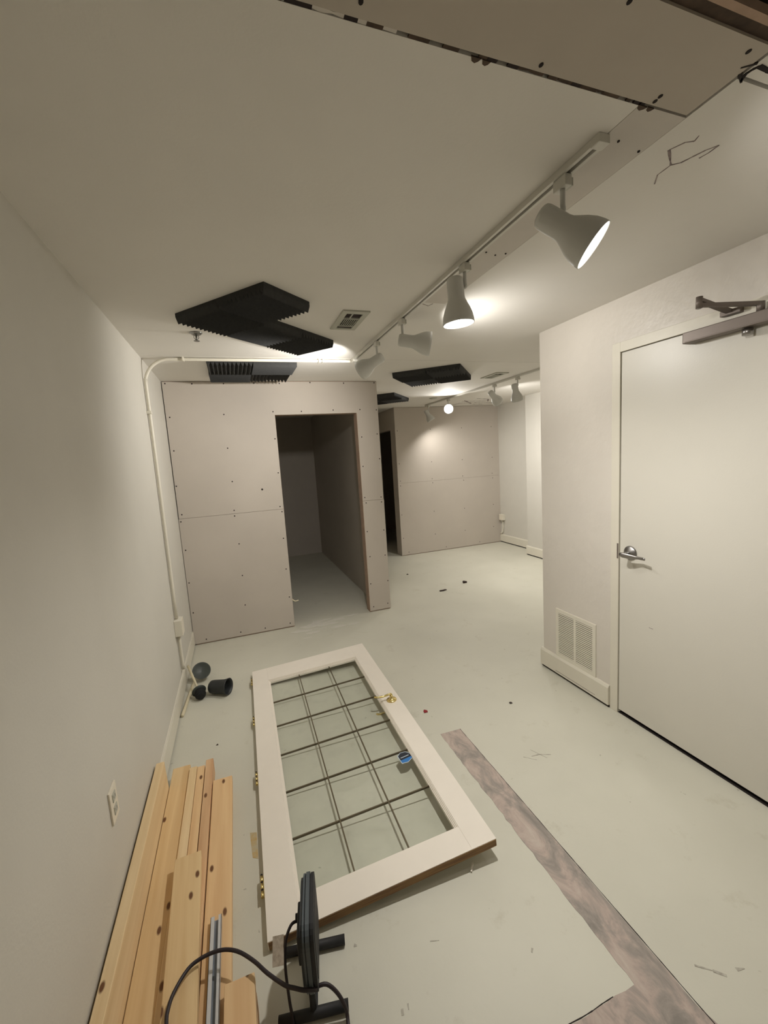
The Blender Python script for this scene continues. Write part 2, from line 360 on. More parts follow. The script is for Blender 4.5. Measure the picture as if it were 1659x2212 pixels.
# right wall block with the door opening (Y .905 .. 1.892)
m = MB(); D0, D1, DZ = .925, 1.842, 2.177
m.box((W, -1.6, 0), (W+.12, D0-.052, H), M['plaster']); m.box((W, D1+.052, .006), (W+.12, 2.503, H), M['plaster']); m.box((W, D0-.052, DZ+.052), (W+.12, D1+.052, H), M['plaster'])
m.box((W+.12, 2.383, 0), (5.5, 2.503, H), M['plaster'])
m.build('wall_right', kind=ST)
MB().box((5.5, -1.6, 0), (5.6, 9.2, H), M['wall']).build('wall_far_right', kind=ST)
MB().box((-.1, 9.1, 0), (5.6, 9.25, H), M['drywall']).build('wall_end', kind=ST)
# front partition with doorway
def screws(m, pts, y, r=.0065):
    for x, z in pts:
        x += random.uniform(-.01, .01); z += random.uniform(-.008, .008)
        m.add([(x+r*math.cos(a), y-.0008, z+r*math.sin(a)) for a in [i*math.pi/4 for i in range(8)]]+[(x, y+.001, z)], [tuple(range(8))]+[(i, (i+1) % 8, 8) for i in range(8)], M['hole'])
m = MB(); XL, X1, X2, XR = .004, .96, 1.782, 2.022; dz = 2.151; e = .013
m.box((XL+.02, YP+e, 0), (X1, YP+.115, H), M['drywall_edge']); m.box((X2, YP+e, 0), (XR-.001, YP+.115, H), M['drywall_edge']); m.box((X1, YP+e, dz), (X2, YP+.115, H), M['drywall_edge'])
J = 1.232
m.box((XL, YP, .012), (X1-.002, YP+e, J-.0012), M['drywall']); m.box((XL+.003, YP, J+.0012), (X1-.002, YP+e, dz), M['drywall'])
m.box((X2+.002, YP, .012), (XR, YP+e, J-.0012), M['drywall']); m.box((X2+.002, YP, J+.0012), (XR-.004, YP+e, dz), M['drywall'])
m.box((XL+.003, YP, dz), (XR-.004, YP+e, H-.006), M['drywall'])
m.box((X2-.001, YP+.001, .008), (X2+.002, YP+.115, dz), M['drywall_edge'])
P = [(x, 2.452) for x in (.03, .26, .516, .796, 1.037, 1.33, 1.67, 1.985)]+[(x, 2.18) for x in (.936, 1.226, 1.539, 1.824, 2.0)]
P += [(x, z) for x in (.03, .50) for z in (2.16, 1.86, 1.54, 1.262, 1.205, .93, .62, .32)]+[(.93, z) for z in (1.93, 1.60, 1.262, 1.205, .93, .62, .32)]
P += [(1.815, z) for z in (1.9, 1.6, 1.262, 1.205, .9, .62, .32, .06)]+[(1.998, z) for z in (1.93, 1.66, 1.262, 1.205, .9, .62, .32, .06)]
P += [(x, .045) for x in (.12, .42, .66, .92)]
screws(m, P, YP); screws(m, [(.778, 1.447)], YP, .010)
m.build('wall_partition', kind=ST)
m = MB(); m.box((XR-.1, YP+.115, 0), (XR, 7.63, H), M['drywall']); m.box((0, 7.63, 0), (XR, 7.74, H), M['drywall'])
m.build('wall_partition_side', kind=ST)
# far partition: front + left side with a doorway
XB = 3.068; m = MB()
m.box((XB+.014, YB+.0125, .0), (5.05, YB+.115, H), M['drywall_edge'])
m.box((XB, YB, .01), (5.05, YB+.0125, J-.001), M['drywall']); m.box((XB+.003, YB, J+.001), (5.05, YB+.0125, H-.004), M['drywall'])
screws(m, [(x, z) for x in (3.11, 3.7, 4.3, 4.9) for z in (2.1, 1.55, 1.27, 1.19, .7, .3)]+[(x, .05) for x in (3.2, 3.9, 4.6)], YB, .007)
m.build('wall_far', kind=ST)
m = MB(); m.box((XB+.0005, YB+.013, 0), (XB+.1, 6.687, H), M['drywall']); m.box((XB+.0005, 6.687, 2.125), (XB+.1, 7.50, H), M['drywall']); m.box((XB+.0005, 7.50, 0), (XB+.1, 9.1, H), M['drywall'])
m.build('wall_far_side', kind=ST)
m = MB(); m.box((5.05, 5.40, .0), (5.2, 9.1, H), M['wall']); m.box((4.795, 2.503, .0), (5.2, 5.40, H), M['wall'])
m.build('wall_pilaster', kind=ST)

# baseboards (lifted a little off the floor, shadow in the gap below painted as a dark strip)
def base_prof(m, a, b, T=None):
    """board along +Y from a to b, face at x=-.018, wall at x=0"""
    poly = [(0, .019), (-.018, .019), (-.018, .134), (-.010, .150), (0, .150)]
    n = len(poly); vs = [(x, a, z) for x, z in poly]+[(x, b, z) for x, z in poly]
    m.add(vs, [tuple(range(n)), tuple(range(n, 2*n))[::-1]]+[(k, (k+1) % n, n+(k+1) % n, n+k) for k in range(n)], M['trim'], False, T)
    m.box((-.004, a+.002, 0), (0, b-.002, .019), M['dark'], T)
m = MB(); base_prof(m, D1+.056, 2.521, Matrix.Translation((W, 0, 0)))
m.box((W-.0005, 2.503, .019), (W+.4, 2.521, .14), M['trim'])
m.ribbon([(0, 0)], .1, 0, .1, M['crack'])
m.box((W-.0184, 2.0, .033), (W-.0178, 2.36, .036), M['crack'])
m.build('baseboard_right', kind=ST)
m = MB(); base_prof(m, -YP+.004, .6, Matrix(((-.55, 0, 0, 0), (0, -1, 0, 0), (0, 0, 1, -.006), (0, 0, 0, 1)))); m.build('baseboard_left', kind=ST)
m = MB(); base_prof(m, 5.40, YB-.002, Matrix.Translation((5.05, 0, 0))); m.build('baseboard_far', kind=ST)
m = MB(); base_prof(m, 2.53, 5.418, Matrix.Translation((4.795, 0, 0))); m.box((4.795, 5.40, .012), (5.03, 5.418, .14), M['trim']); m.build('baseboard_pilaster', kind=ST)

# ------------------------------------------------------------------ door in the right wall
d = empty('door_1', (W, (D0+D1)/2, 0)); d['kind'] = ST
def at(par): return tuple(-Vector(par.location))
m = MB(); g = .004
m.box((W+.004, D0+g, .024), (W+.049, D1-g, DZ-g), M['door'], bev=.0015)
m.ribbon([(0, 0)], .1, 0, .1, M['crack'])
m.box((W+.0036, 1.62, .628), (W+.0046, 1.645, .631), M['crack'])
m.build('door_slab', d, at(d))
m = MB()
m.box((W-.004, D1, 0), (W+.125, D1+.054, DZ+.054), M['trim'], bev=.002); m.box((W-.004, D0-.054, 0), (W+.125, D0, DZ+.054), M['trim'], bev=.002); m.box((W-.004, D0, DZ), (W+.125, D1, DZ+.054), M['trim'], bev=.002)
m.box((W+.004, D0, 0), (W+.12, D1, .003), M['dark'])  # dark sheet paints in the shade of the gap under the slab
m.build('door_frame', d, at(d))
MB().box((W-.0055, D1+.001, .99), (W+.01, D1+.011, 1.082), M['bronze'], bev=.001).build('strike_plate', d, at(d), label='dark metal strike plate')
# lever handle: child of the slab level
hx, hy, hz = W, 1.768, 1.037
T = Matrix.Translation((hx+.004, hy, hz)) @ Matrix.Rotation(-math.pi/2, 4, 'Y')
m = MB(); m.lathe([(.0, .0), (.042, 0), (.042, .004), (.036, .010), (.020, .016), (.014, .020), (.0, .020)], M['nickel'], T)
hn = m.build('door_handle', d, at(d), label='satin metal lever handle on round rosette')
m = MB(); m.cyl((W-.012, hy, hz), (W-.060, hy, hz-.002), .0125, M['nickel'], r2=.011)
# flattened lever, sweeping towards the hinge side then flat
secs = [((W-.066, hy+.012, hz), .007, .010), ((W-.066, hy-.004, hz-.001), .0085, .015), ((W-.058, hy-.035, hz-.004), .006, .0145), ((W-.046, hy-.07, hz-.006), .005, .010), ((W-.044, hy-.085, hz-.005), .0045, .0085), ((W-.050, hy-.125, hz-.003), .0045, .0085), ((W-.052, hy-.134, hz-.003), .004, .0075)]
vs = []; fs = []; n = 12
for (p, a, b) in secs:
    for k in range(n): t = 2*math.pi*k/n; vs.append((p[0]+a*math.cos(t), p[1], p[2]+b*math.sin(t)))
for i in range(len(secs)-1):
    for k in range(n): l = (k+1) % n; fs.append((i*n+k, i*n+l, (i+1)*n+l, (i+1)*n+k))
fs += [tuple(range(n))[::-1], tuple((len(secs)-1)*n+k for k in range(n))]
m.add(vs, fs, M['nickel'], True)
m.build('lever', hn)
# closer
m = MB(); m.box((W-.050, 1.0, 2.117), (W+.004, 1.463, 2.168), M['bronze'], bev=.004)
m.box((W-.058, 1.0, 2.118), (W-.048, 1.445, 2.124), M['bronze'], bev=.002)
m.cyl((W-.026, 1.205, 2.113), (W-.026, 1.205, 2.088), .019, M['nickel'], 24)
cl = m.build('door_closer', d, at(d), label='grey bronze door closer body')
m = MB()
def bar(m, p, q, w, h, mt, w2=None):
    p = Vector(p); q = Vector(q); dd = q-p; s2 = w if w2 is None else w2
    T = Matrix.Translation(p) @ dd.to_track_quat('Y', 'Z').to_matrix().to_4x4(); l = dd.length
    vs = [(-w/2, 0, -h/2), (w/2, 0, -h/2), (w/2, 0, h/2), (-w/2, 0, h/2), (-s2/2, l, -h/2), (s2/2, l, -h/2), (s2/2, l, h/2), (-s2/2, l, h/2)]
    m.add(vs, [(0, 3, 2, 1), (4, 5, 6, 7), (0, 1, 5, 4), (1, 2, 6, 5), (2, 3, 7, 6), (3, 0, 4, 7)], mt, False, T)
JX, JY, JZ = W-.190, 1.295, 2.238
m.cyl((W-.03, 1.16, 2.168), (W-.03, 1.16, 2.205), .014, M['bronze'])
bar(m, (W-.03, 1.16, 2.198), (JX, JY, JZ-.010), .026, .014, M['bronze'], .020)
bar(m, (JX, JY, JZ+.010), (W-.012, 1.275, 2.202), .026, .013, M['bronze'])
m.box((W-.030, 1.235, 2.192), (W-.002, 1.315, 2.214), M['bronze'], bev=.003)
m.cyl((JX, JY, JZ-.022), (JX, JY, JZ+.024), .0125, M['bronze']); m.cyl((JX, JY, JZ-.024), (JX, JY, JZ-.022), .008, M['nickel'])
m.build('closer_arm', cl)

# ------------------------------------------------------------------ glazed door lying on the floor
ga = .016; L0, LW = 2.032, .9237; tilt = math.atan2(.05, LW); TH = .035
g_ = empty('glass_paned_door', (.4676, 1.3425, .04), (0, -tilt, -ga))
tag(g_, 'white french door with eighteen glass lites lying flat on the floor', 'door')
i0, i1, j0, j1 = .115, .809, .112, 1.830
m = MB(); m.box((0, 0, -TH), (i0, L0, 0), M['white'], bev=.002); m.build('stile', g_)
m = MB(); m.box((i1, 0, -TH), (LW, L0, 0), M['white'], bev=.002); m.build('stile', g_)
m = MB(); m.box((i0, 0, -TH+.0005), (i1, j0, -.0002), M['white']); m.build('rail', g_)
m = MB(); m.box((i0, j1, -TH+.0005), (i1, L0-.001, -.0002), M['white']); m.build('rail', g_)
m = MB(); m.box((.003, -.0015, -TH+.002), (LW-.003, .0005, -.003), M['edgewood']); m.build('bottom_edge', g_, label='bare brown wood edge')
m = MB()  # stepped glazing bead
for k, (a, z0, z1) in enumerate(((.004, -TH+.002, -.003), (.009, -TH+.004, -.008), (.014, -TH+.006, -.013))):
    m.box((i0+.0001, j0, z0), (i0+a, j1, z1), M['white']); m.box((i1-a, j0, z0), (i1-.0001, j1, z1), M['white'])
    m.box((i0+a, j0+.0001, z0), (i1-a, j0+a, z1), M['white']); m.box((i0+a, j1-a, z0), (i1-a, j1-.0001, z1), M['white'])
m.build('glazing_bead', g_)
gx0, gx1, gy0, gy1 = i0+.010, i1-.010, j0+.010, j1-.010
colx = [gx0, .346, .583, gx1]; rowy = [gy0, .387, .670, .960, 1.243, 1.528, gy1]
m = MB()
for cx_ in colx[1:3]: m.box((cx_-.003, gy0, -.0245), (cx_+.003, gy1, -.0155), M['came'])
for ry in rowy[1:6]: m.box((gx0, ry-.003, -.0248), (gx1, ry+.003, -.0152), M['came'])
m.build('glazing_bars', g_, label='thin brownish metal glazing bars')
for a in range(3):
    for b in range(6):
        m = MB(); m.box((colx[a]+(.003 if a else 0), rowy[b]+(.003 if b else 0), -.0215), (colx[a+1]-(.003 if a < 2 else 0), rowy[b+1]-(.003 if b < 5 else 0), -.0185), M['glass']); m.build('pane', g_)
# brass levers, above and below
for sgn, nm in ((1, 'brass lever handle'), (-1, 'brass lever handle underneath')):
    z0 = 0 if sgn > 0 else -TH
    T = Matrix.Translation((.868, 1.121, z0)) @ (Matrix() if sgn > 0 else Matrix.Rotation(math.pi, 4, 'X'))
    m = MB(); m.lathe([(0, 0), (.033, 0), (.034, .003), (.031, .007), (.026, .009), (.016, .013), (.011, .018), (.010, .036), (0, .036)], M['brass'], T)
    hh = m.build('lever_handle', g_, label=nm)
    top = .042
    m = MB(); m.tube([tuple(T @ Vector(q)) for q in ((.002, .0, .030), (.0, .0, top), (-.018, .0, top+.002), (-.05, .004*sgn, top-.003), (-.085, .006*sgn, top), (-.102, .012*sgn, top+.001), (-.108, .02*sgn, top))], .0065, M['brass']); m.build('lever', hh)
# badge on the glass
m = MB(); cx_, cy_ = .759, .621
def badge(s): return [(cx_+x*s, cy_+y*s) for x, y in ((-.030, -.038), (.006, -.042), (.040, -.020), (.036, .018), (.018, .040), (-.012, .042), (-.034, .024))]
m.prism(badge(1), -.0184, -.0178, M['badge_white'])
m.prism([(cx_+x, cy_+y) for x, y in ((-.028, -.014), (.037, -.008), (.033, .016), (.016, .036), (-.011, .038), (-.030, .022))], -.0178, -.0174, M['badge_black'])
m.prism([(cx_+x, cy_+y) for x, y in ((-.026, -.034), (.006, -.038), (.037, -.018), (.037, -.008), (-.028, -.014))], -.0178, -.0174, M['badge_blue'])
m.prism([(cx_+x, cy_+y) for x, y in ((-.022, .0), (.026, .004), (.026, .009), (-.022, .005))], -.0174, -.0171, M['badge_white'])
m.build('sticker', g_, label='black and blue badge sticker on the glass')
for hy_, cnt in ((1.877, 3), (1.354, 3), (.821, 3), (.215, 3)):
    m = MB(); m.box((-.002, hy_-.045, -.030), (.0002, hy_+.045, -.006), M['brass']); hg = m.build('hinge', g_, label='brass hinge')
    m = MB()
    for k in range(3): m.cyl((-.008, hy_-.045+k*.032, -.006), (-.008, hy_-.045+k*.032+.024, -.006), .0055, M['brass'], 12)
    for k in range(3): m.cyl((-.008, hy_-.021+k*.032, -.006), (-.008, hy_-.021+k*.032+.008, -.006), .0045, M['dark'], 12)
    m.build('knuckle', hg)

# ------------------------------------------------------------------ track lights
def quat(a): return Vector(a).normalized().to_track_quat('Z', 'Y')
def rail(x, y0, y1, label):
    t = empty('lighting_track', (x, (y0+y1)/2, H)); tag(t, label, 'light track', 'ceiling light tracks'); o = at(t)
    m = MB(); m.box((x-.018, y0, H-.019), (x-.0065, y1, H), M['track'], bev=.001); m.box((x+.0065, y0, H-.019), (x+.018, y1, H), M['track'], bev=.001); m.box((x-.0065, y0, H-.006), (x+.0065, y1, H-.001), M['slot'])
    m.build('rail', t, o)
    MB().box((x-.0185, y0-.028, H-.022), (x+.0185, y0+.002, H), M['track'], bev=.002).build('end_cap', t, o)
    MB().box((x-.02, y1-.03, H-.032), (x+.02, y1+.03, H), M['track'], bev=.003).build('end_cap', t, o)
    return t
rail(1.515, .945, 3.30, 'long white ceiling track with four spotlights, nearest the camera')
rail(3.53, 3.50, 6.20, 'white ceiling track in the far room, running towards the drywall')
# shade profile along the beam axis
OUT = [(.0, .0), (.026, .001), (.032, .006), (.0345, .016), (.035, .078), (.037, .090), (.045, .108), (.0545, .128), (.062, .150), (.0655, .172), (.066, .186)]
INN = [(.0635, .186), (.063, .172), (.0595, .151), (.052, .130), (.0425, .110), (.0345, .092), (.032, .080), (.0, .078)]
def proto_shade():
    m = MB(); m.lathe(OUT+INN, M['enamel'], n=48); return m
BULB = [(.0, .079), (.024, .080), (.030, .098), (.048, .135), (.054, .150), (.054, .156)]
E_SPOT = 76
def spot(x, y, axis, off, label, power=1.0, group='track spotlights', cone=155):
    r0 = Vector((x, y, H-.02)); t = empty('track_spotlight', r0); tag(t, label, 'spotlight', group)
    o = -r0
    J = Vector((x, y, H-.105))
    m = MB(); m.box((x-.0125, y-.024, H-.050), (x+.0125, y+.026, H-.0193), M['track'], bev=.003); m.box((x+.014, y-.02, H-.048), (x+.020, y+.005, H-.026), M['vent'])
    m.build('track_adapter', t, o)
    ax = (R_*axis[0]+U_*axis[1]+F_*axis[2]).normalized(); of = R_*off[0]+U_*off[1]
    N_ = J+of; base = N_-ax*.045
    m = MB(); m.tube([(x, y, H-.050), (x, y, H-.075), J+Vector((0, 0, .012)), J-Vector((0, 0, .004)), J+of*.7-Vector((0, 0, .004))], .0075, M['enamel'], n=12, sub=4); m.build('stem', t, o)
    s = bpy.data.objects.new('lamp_shade', spot.shade); C.objects.link(s); s.parent = t; s.location = base+o; s.rotation_mode = 'QUATERNION'; s.rotation_quaternion = quat(ax)
    b = bpy.data.objects.new('bulb', spot.bulb); C.objects.link(b); b.parent = s
    b['label'] = 'glowing reflector bulb'
    if power > 0:
        ld = bpy.data.lights.new('lamp_light', 'SPOT'); ld.energy = E_SPOT*power; ld.color = (1, .965, .92); ld.spot_size = math.radians(cone); ld.spot_blend = .8; ld.shadow_soft_size = .03
        lo = bpy.data.objects.new('lamp_light', ld); C.objects.link(lo); lo.parent = s; lo.location = (0, 0, .166); lo.rotation_euler = (math.pi, 0, 0)
    return t
ps = proto_shade().build('shade_proto'); spot.shade = ps.data; ps.data.name = 'lamp_shade'; bpy.data.objects.remove(ps)
pb = MB().lathe(BULB+[(.0, .160)], M['bulb'], n=36).build('bulb_proto'); spot.bulb = pb.data; pb.data.name = 'bulb'; bpy.data.objects.remove(pb)
spot(1.515, 1.066, (.72, -.60, -.19), (-.030, -.035), 'largest, nearest spotlight, lit and tilted towards the painted door', .40)
spot(1.515, 1.621, (.12, -.98, .135), (-.040, -.012), 'lit spotlight pointing straight down, second from the near end of the track', 1.2)
spot(1.515, 2.312, (1.0, -.12, .02), (.020, -.034), 'spotlight lying sideways with its mouth to the right, third on the near track', .33)
spot(1.515, 2.765, (-.80, -.35, .45), (0, -.036), 'spotlight at the conduit end of the near track, turned left to the foam', 1.05)
spot(3.53, 3.918, (.30, -.85, .38), (-.03, -.03), 'far room spotlight nearest the painted wall corner, aimed down', .9)
spot(3.53, 4.350, (.62, -.45, .55), (-.03, -.03), 'far room spotlight with round shade showing its back, second from right', 1.1)
spot(3.53, 5.488, (-.12, -.34, -.93), (0, -.04), 'far room spotlight shining straight into the camera', .38)
spot(3.53, 6.135, (.50, -.82, .12), (-.03, -.03), 'last far room spotlight, in front of the drywall, left of the glaring one', .5)

# ------------------------------------------------------------------ conduit and boxes on the left
t = empty('electrical_conduit', (0.02, 3.36, 1.5)); tag(t, 'white painted conduit running along the ceiling seam and down the corner', 'conduit'); o = at(t)
zc = H-.014; xc = .016; yc = 3.372
pts = [(1.495, yc-.02, zc), (1.40, yc-.02, zc), (.8, yc-.008, zc), (.30, yc, zc)]
arc = [(xc+.17-.17*math.sin(a), yc, zc-.17+.17*math.cos(a)) for a in [i*math.pi/2/8 for i in range(9)]]
m = MB(); m.tube(pts+arc+[(xc, yc, 1.9), (xc, yc-.01, 1.2), (xc, yc-.02, .59)], .011, M['conduit'], n=14, sub=3); m.build('pipe', t, o)
m = MB(); m.tube([(xc, yc-.02, .46), (xc, yc-.01, .30), (xc, yc-.005, .185)], .011, M['conduit'], n=14, sub=3); m.build('pipe', t, o)
for c in ((.27, yc, zc), (1.24, yc-.016, zc), (1.27, yc-.016, zc)):
    MB().box((c[0]-.006, c[1]-.022, c[2]-.013), (c[0]+.006, c[1]+.022, H), M['conduit'], bev=.002).build('clamp', t, o)
MB().box((.0, yc-.025, 2.08), (.029, yc+.025, 2.10), M['conduit'], bev=.002).build('clamp', t, o)
t = empty('junction_box', (.0, 3.36, .52)); tag(t, 'white junction box on the left wall conduit above the baseboard', 'junction box'); o = at(t)
MB().box((.0, 3.30, .465), (.048, 3.405, .585), M['conduit'], bev=.004).build('box', t, o)
MB().box((.048, 3.302, .467), (.053, 3.403, .583), M['plate'], bev=.002).build('cover_plate', t, o)
t = empty('junction_box', (5.05, 6.38, .47)); tag(t, 'small white junction box in the far corner above the baseboard', 'junction box'); o = at(t)
MB().box((4.995, 6.33, .415), (5.05, 6.435, .525), M['conduit'], bev=.006).build('box', t, o)
MB().box((4.990, 6.332, .417), (4.995, 6.433, .523), M['plate'], bev=.002).build('cover_plate', t, o)
m = MB(); m.tube([(5.035, 6.385, .416), (5.035, 6.385, .25), (5.03, 6.40, .19), (5.02, 6.44, .165)], .012, M['conduit'], n=12, sub=4); m.build('pipe', t, o)

# outlet
t = empty('wall_outlet', (0, 1.615, .52)); tag(t, 'white duplex outlet plate on the left wall beside the timber', 'outlet'); o = at(t)
MB().box((0, 1.578, .460), (.007, 1.654, .582), M['plate'], bev=.002).build('cover_plate', t, o)
for z in (.545, .497):
    m = MB(); m.box((.007, 1.600, z-.015), (.0095, 1.632, z+.015), M['vent'], bev=.001)
    for yy in (1.609, 1.622): m.box((.0094, yy, z-.004), (.0098, yy+.002, z+.006), M['hole'])
    m.build('socket', t, o)

# ------------------------------------------------------------------ foam panels
def foam(x, y, ang, s, along, label, group, n=12):
    """one wedge foam tile with its corner at (x,y); 'along' x or y = direction of ridges in local frame"""
    t = MB(); D = .05; B = .018
    prof = [(0, 0), (0, -B)]
    for k in range(n):
        prof += [((k+.5)*s/n, -D), ((k+1)*s/n, -B-.004)]
    prof += [(s, 0)]
    n_ = len(prof); 
    a, b = (0, s)
    if along == 'x': vs = [(a, u, z) for u, z in prof]+[(b, u, z) for u, z in prof]
    else: vs = [(u, a, z) for u, z in prof]+[(u, b, z) for u, z in prof]
    # cap faces as strips so concave profile triangulates cleanly
    fs = [(k, (k+1) % n_, n_+(k+1) % n_, n_+k) for k in range(n_)]
    for off in (0, n_):
        top0 = off; 
        fs.append([off+k for k in range(n_)])
    t.add(vs, fs, M['foam'])
    o = t.build('acoustic_foam_tile', None, (x, y, H), (0, 0, ang)); tag(o, label, 'foam tile', group)
    return o
G1 = 'dark foam tiles on the near ceiling'
e1 = Vector((.652, -.758)); e2 = Vector((.758, .652)); O = Vector((.327, 2.459)); s = .312; a1 = math.atan2(e1.y, e1.x)
def cell(i, j, al, lab, grp=G1):
    p = O+e1*s*i+e2*s*j; foam(p.x, p.y, a1, s-.002, al, lab, grp)
cell(0, 0, 'x', 'charcoal wedge foam tile at the left point of the near ceiling cluster, nearest the sprinkler')
cell(1, 0, 'y', 'charcoal wedge foam tile closest to the camera in the near ceiling cluster')
cell(0, 1, 'y', 'charcoal foam tile in the middle of the near ceiling arm, between point and end tile')
cell(0, 2, 'x', 'charcoal foam tile ending the near ceiling arm beside the spotlight glow')
G2 = 'square block of four foam tiles beyond the conduit'
for i, j, al, lab in ((0, 0, 'y', 'near left'), (1, 0, 'x', 'near right'), (0, 1, 'x', 'far left'), (1, 1, 'y', 'far right with teeth')):
    foam(.418+i*.33, 3.40+j*.33, .0, .328, al, 'charcoal foam tile behind ceiling conduit, %s in the block of four' % lab, G2, 11)
o = MB().box((-.09, -.045, -.018), (.09, .045, -.0002), M['foam']).build('foam_offcut', None, (.80, 4.105, H)); tag(o, 'thin charcoal foam strip just above the drywall partition, behind the block of four', 'foam strip')
G3 = 'foam tiles on the far room ceiling'
O = Vector((2.04, 3.84)); a1 = math.atan2(-.40, .48); e1 = Vector((math.cos(a1), math.sin(a1))); e2 = Vector((-e1.y, e1.x)); s = .325
for i, j, al, lab in ((0, 0, 'x', 'left corner'), (1, 0, 'y', 'corner nearest the camera'), (0, 1, 'y', 'corner farthest from the camera'), (1, 1, 'x', 'right toothed corner')):
    cell(i, j, al, 'dark foam tile in diamond block right of the partition top, %s' % lab, G3)
G4 = 'foam tiles behind the partition top'
O = Vector((2.03, 5.38)); a1 = math.atan2(-.39, .46)
e1 = Vector((math.cos(a1), math.sin(a1))); e2 = Vector((-e1.y, e1.x)); s = .31
for i, j in ((0, 0), (1, 0), (0, 1), (1, 1)):
    cell(i, j, 'x' if (i+j) % 2 else 'y', 'dark foam tile in small block behind the partition top, %s' % {(0, 0): 'hidden left corner', (1, 0): 'nearest', (0, 1): 'farthest', (1, 1): 'right toothed corner'}[(i, j)], G4)

# ------------------------------------------------------------------ vents, sprinkler, detector
def ceiling_vent(cx, cy, wx, wy, label):
    t = empty('ceiling_vent', (cx, cy, H)); tag(t, label, 'air vent', 'ceiling air vents'); o = at(t); z = H
    x0, x1, y0, y1 = cx-wx/2, cx+wx/2, cy-wy/2, cy+wy/2; b = .03
    m = MB()
    m.box((x0, y0, z-.008), (x1, y0+b*1.3, z), M['vent']); m.box((x0, y1-b, z-.008), (x1, y1, z), M['vent']); m.box((x0, y0+b*1.3, z-.008), (x0+b, y1-b, z), M['vent']); m.box((x1-b, y0+b*1.3, z-.008), (x1, y1-b, z), M['vent'])
    k1 = y0+wy*.36; k2 = y0+wy*.76
    m.box((x0+b, k1-.004, z-.010), (x1-b, k1+.004, z-.001), M['vent']); m.box((x0+b, k2-.004, z-.010), (x1-b, k2+.004, z-.001), M['vent'])
    m.build('frame', t, o)
    MB().box((x0+b, y0+b, z-.002), (x1-b, y1-b, z-.0005), M['hole']).build('duct_opening', t, o, label='dark duct opening')
    n = 8
    for k in range(n):
        xx = x0+b+(x1-x0-2*b)*(k+.5)/n
        m = MB(); m.box((-.0015, k1, -.009), (.0015, k2, -.001), M['vent'], Matrix.Translation((xx, 0, z)) @ Matrix.Rotation(.35, 4, 'Y')); m.build('louver', t, o)
    m = MB(); m.box((x0+b+(x1-x0-2*b)*.35, y0+b*1.3, z-.007), (x0+b+(x1-x0-2*b)*.42, k1-.004, z-.002), M['vent']); m.build('damper_lever', t, o)
    return t
ceiling_vent(1.238, 2.427, .152, .322, 'small rectangular vent on the near ceiling between foam and track')
ceiling_vent(3.24, 3.925, .152, .30, 'small rectangular vent on the far room ceiling beside the second track')
t = empty('fire_sprinkler', (.401, 2.776, H)); tag(t, 'chrome fire sprinkler below the foam on the ceiling near the left wall', 'sprinkler')
MB().lathe([(0, 0), (.036, 0), (.036, -.003), (.024, -.012), (.012, -.013), (0, -.013)], M['chrome']).build('escutcheon', t)
m = MB(); m.cyl((0, 0, -.012), (0, 0, -.045), .005, M['chrome'], 12); m.tube([(.010, 0, -.014), (.013, 0, -.028), (.002, 0, -.042)], .002, M['chrome'], 8); m.tube([(-.010, 0, -.014), (-.013, 0, -.028), (-.002, 0, -.042)], .002, M['chrome'], 8); m.build('stem', t)
m = MB(); m.lathe([(0, -.045), (.017, -.045), (.017, -.047), (0, -.047)], M['chrome'], n=24); m.build('deflector', t)
t = MB().lathe([(0, 0), (.055, 0), (.055, -.006), (.035, -.016), (0, -.016)], M['vent']).build('sprinkler_cap', None, (3.30, 5.50, H)); tag(t, 'round flat ceiling cap in the far room near the second track', 'ceiling cap')

# return air grille on right wall
t = empty('return_air_grille', (W, 2.185, .33)); tag(t, 'white louvred return air grille low on the wall left of the door', 'air grille'); o = at(t)
y0, y1, z0, z1 = 2.005, 2.365, .150, .512; xf = W-.008; b = .027; ym = (y0+y1)/2
m = MB(); m.box((xf, y0, z0), (W, y0+b, z1), M['grille']); m.box((xf, y1-b, z0), (W, y1, z1), M['grille']); m.box((xf, y0+b, z0), (W, y1-b, z0+b), M['grille']); m.box((xf, y0+b, z1-b), (W, y1-b, z1), M['grille']); m.box((xf, ym-.009, z0+b), (W, ym+.009, z1-b), M['grille'])
m.build('frame', t, o)
MB().box((W-.0015, y0+b, z0+b), (W-.0003, y1-b, z1-b), M['hole']).build('duct_opening', t, o, label='dark duct opening')
n = 23
for k in range(n):
    z = z0+b+(z1-z0-2*b)*(k+.5)/n
    for (ya, yb) in ((y0+b, ym-.009), (ym+.009, y1-b)):
        MB().box((-.0035, ya, -.0042), (.0035, yb, .0030), M['grille'], Matrix.Translation((W-.005, 0, z))).build('louver', t, o)

# ------------------------------------------------------------------ timber
GT = 'pine boards stacked along the left wall'
def board(x0, x1, y0, y1, z0, z1, mt, label, name='timber_board', rot=(0, 0, 0)):
    c = ((x0+x1)/2, (y0+y1)/2, z0)
    m = MB(); m.box((x0-c[0], y0-c[1], 0), (x1-c[0], y1-c[1], z1-z0), M[mt], bev=.003)
    o = m.build(name, None, c, rot); tag(o, label, 'timber board', GT); return o
Y0 = .15
board(.024, .113, Y0, 2.20, .0005, .0378, 'pine2', 'pine board flat on the floor beneath the tallest leaning board')
o = board(.0, .037, Y0, 2.235, .0, .184, 'pine0', 'tallest pine board standing on edge against the left wall', rot=(0, -.030, 0)); o.location = (.0325, (Y0+2.235)/2, .0385)
board(.0525, .139, Y0, 2.372, .0385, .0765, 'pine1', 'wide knotty pine board, second from the left wall')
board(.1405, .178, Y0, 2.325, .0005, .0885, 'pine0', 'pine board on edge with pale top, right of the wide knotty board')
board(.1795, .217, Y0, 2.315, .0005, .0885, 'pine3', 'pine board on edge under the right side of the shorter top board')
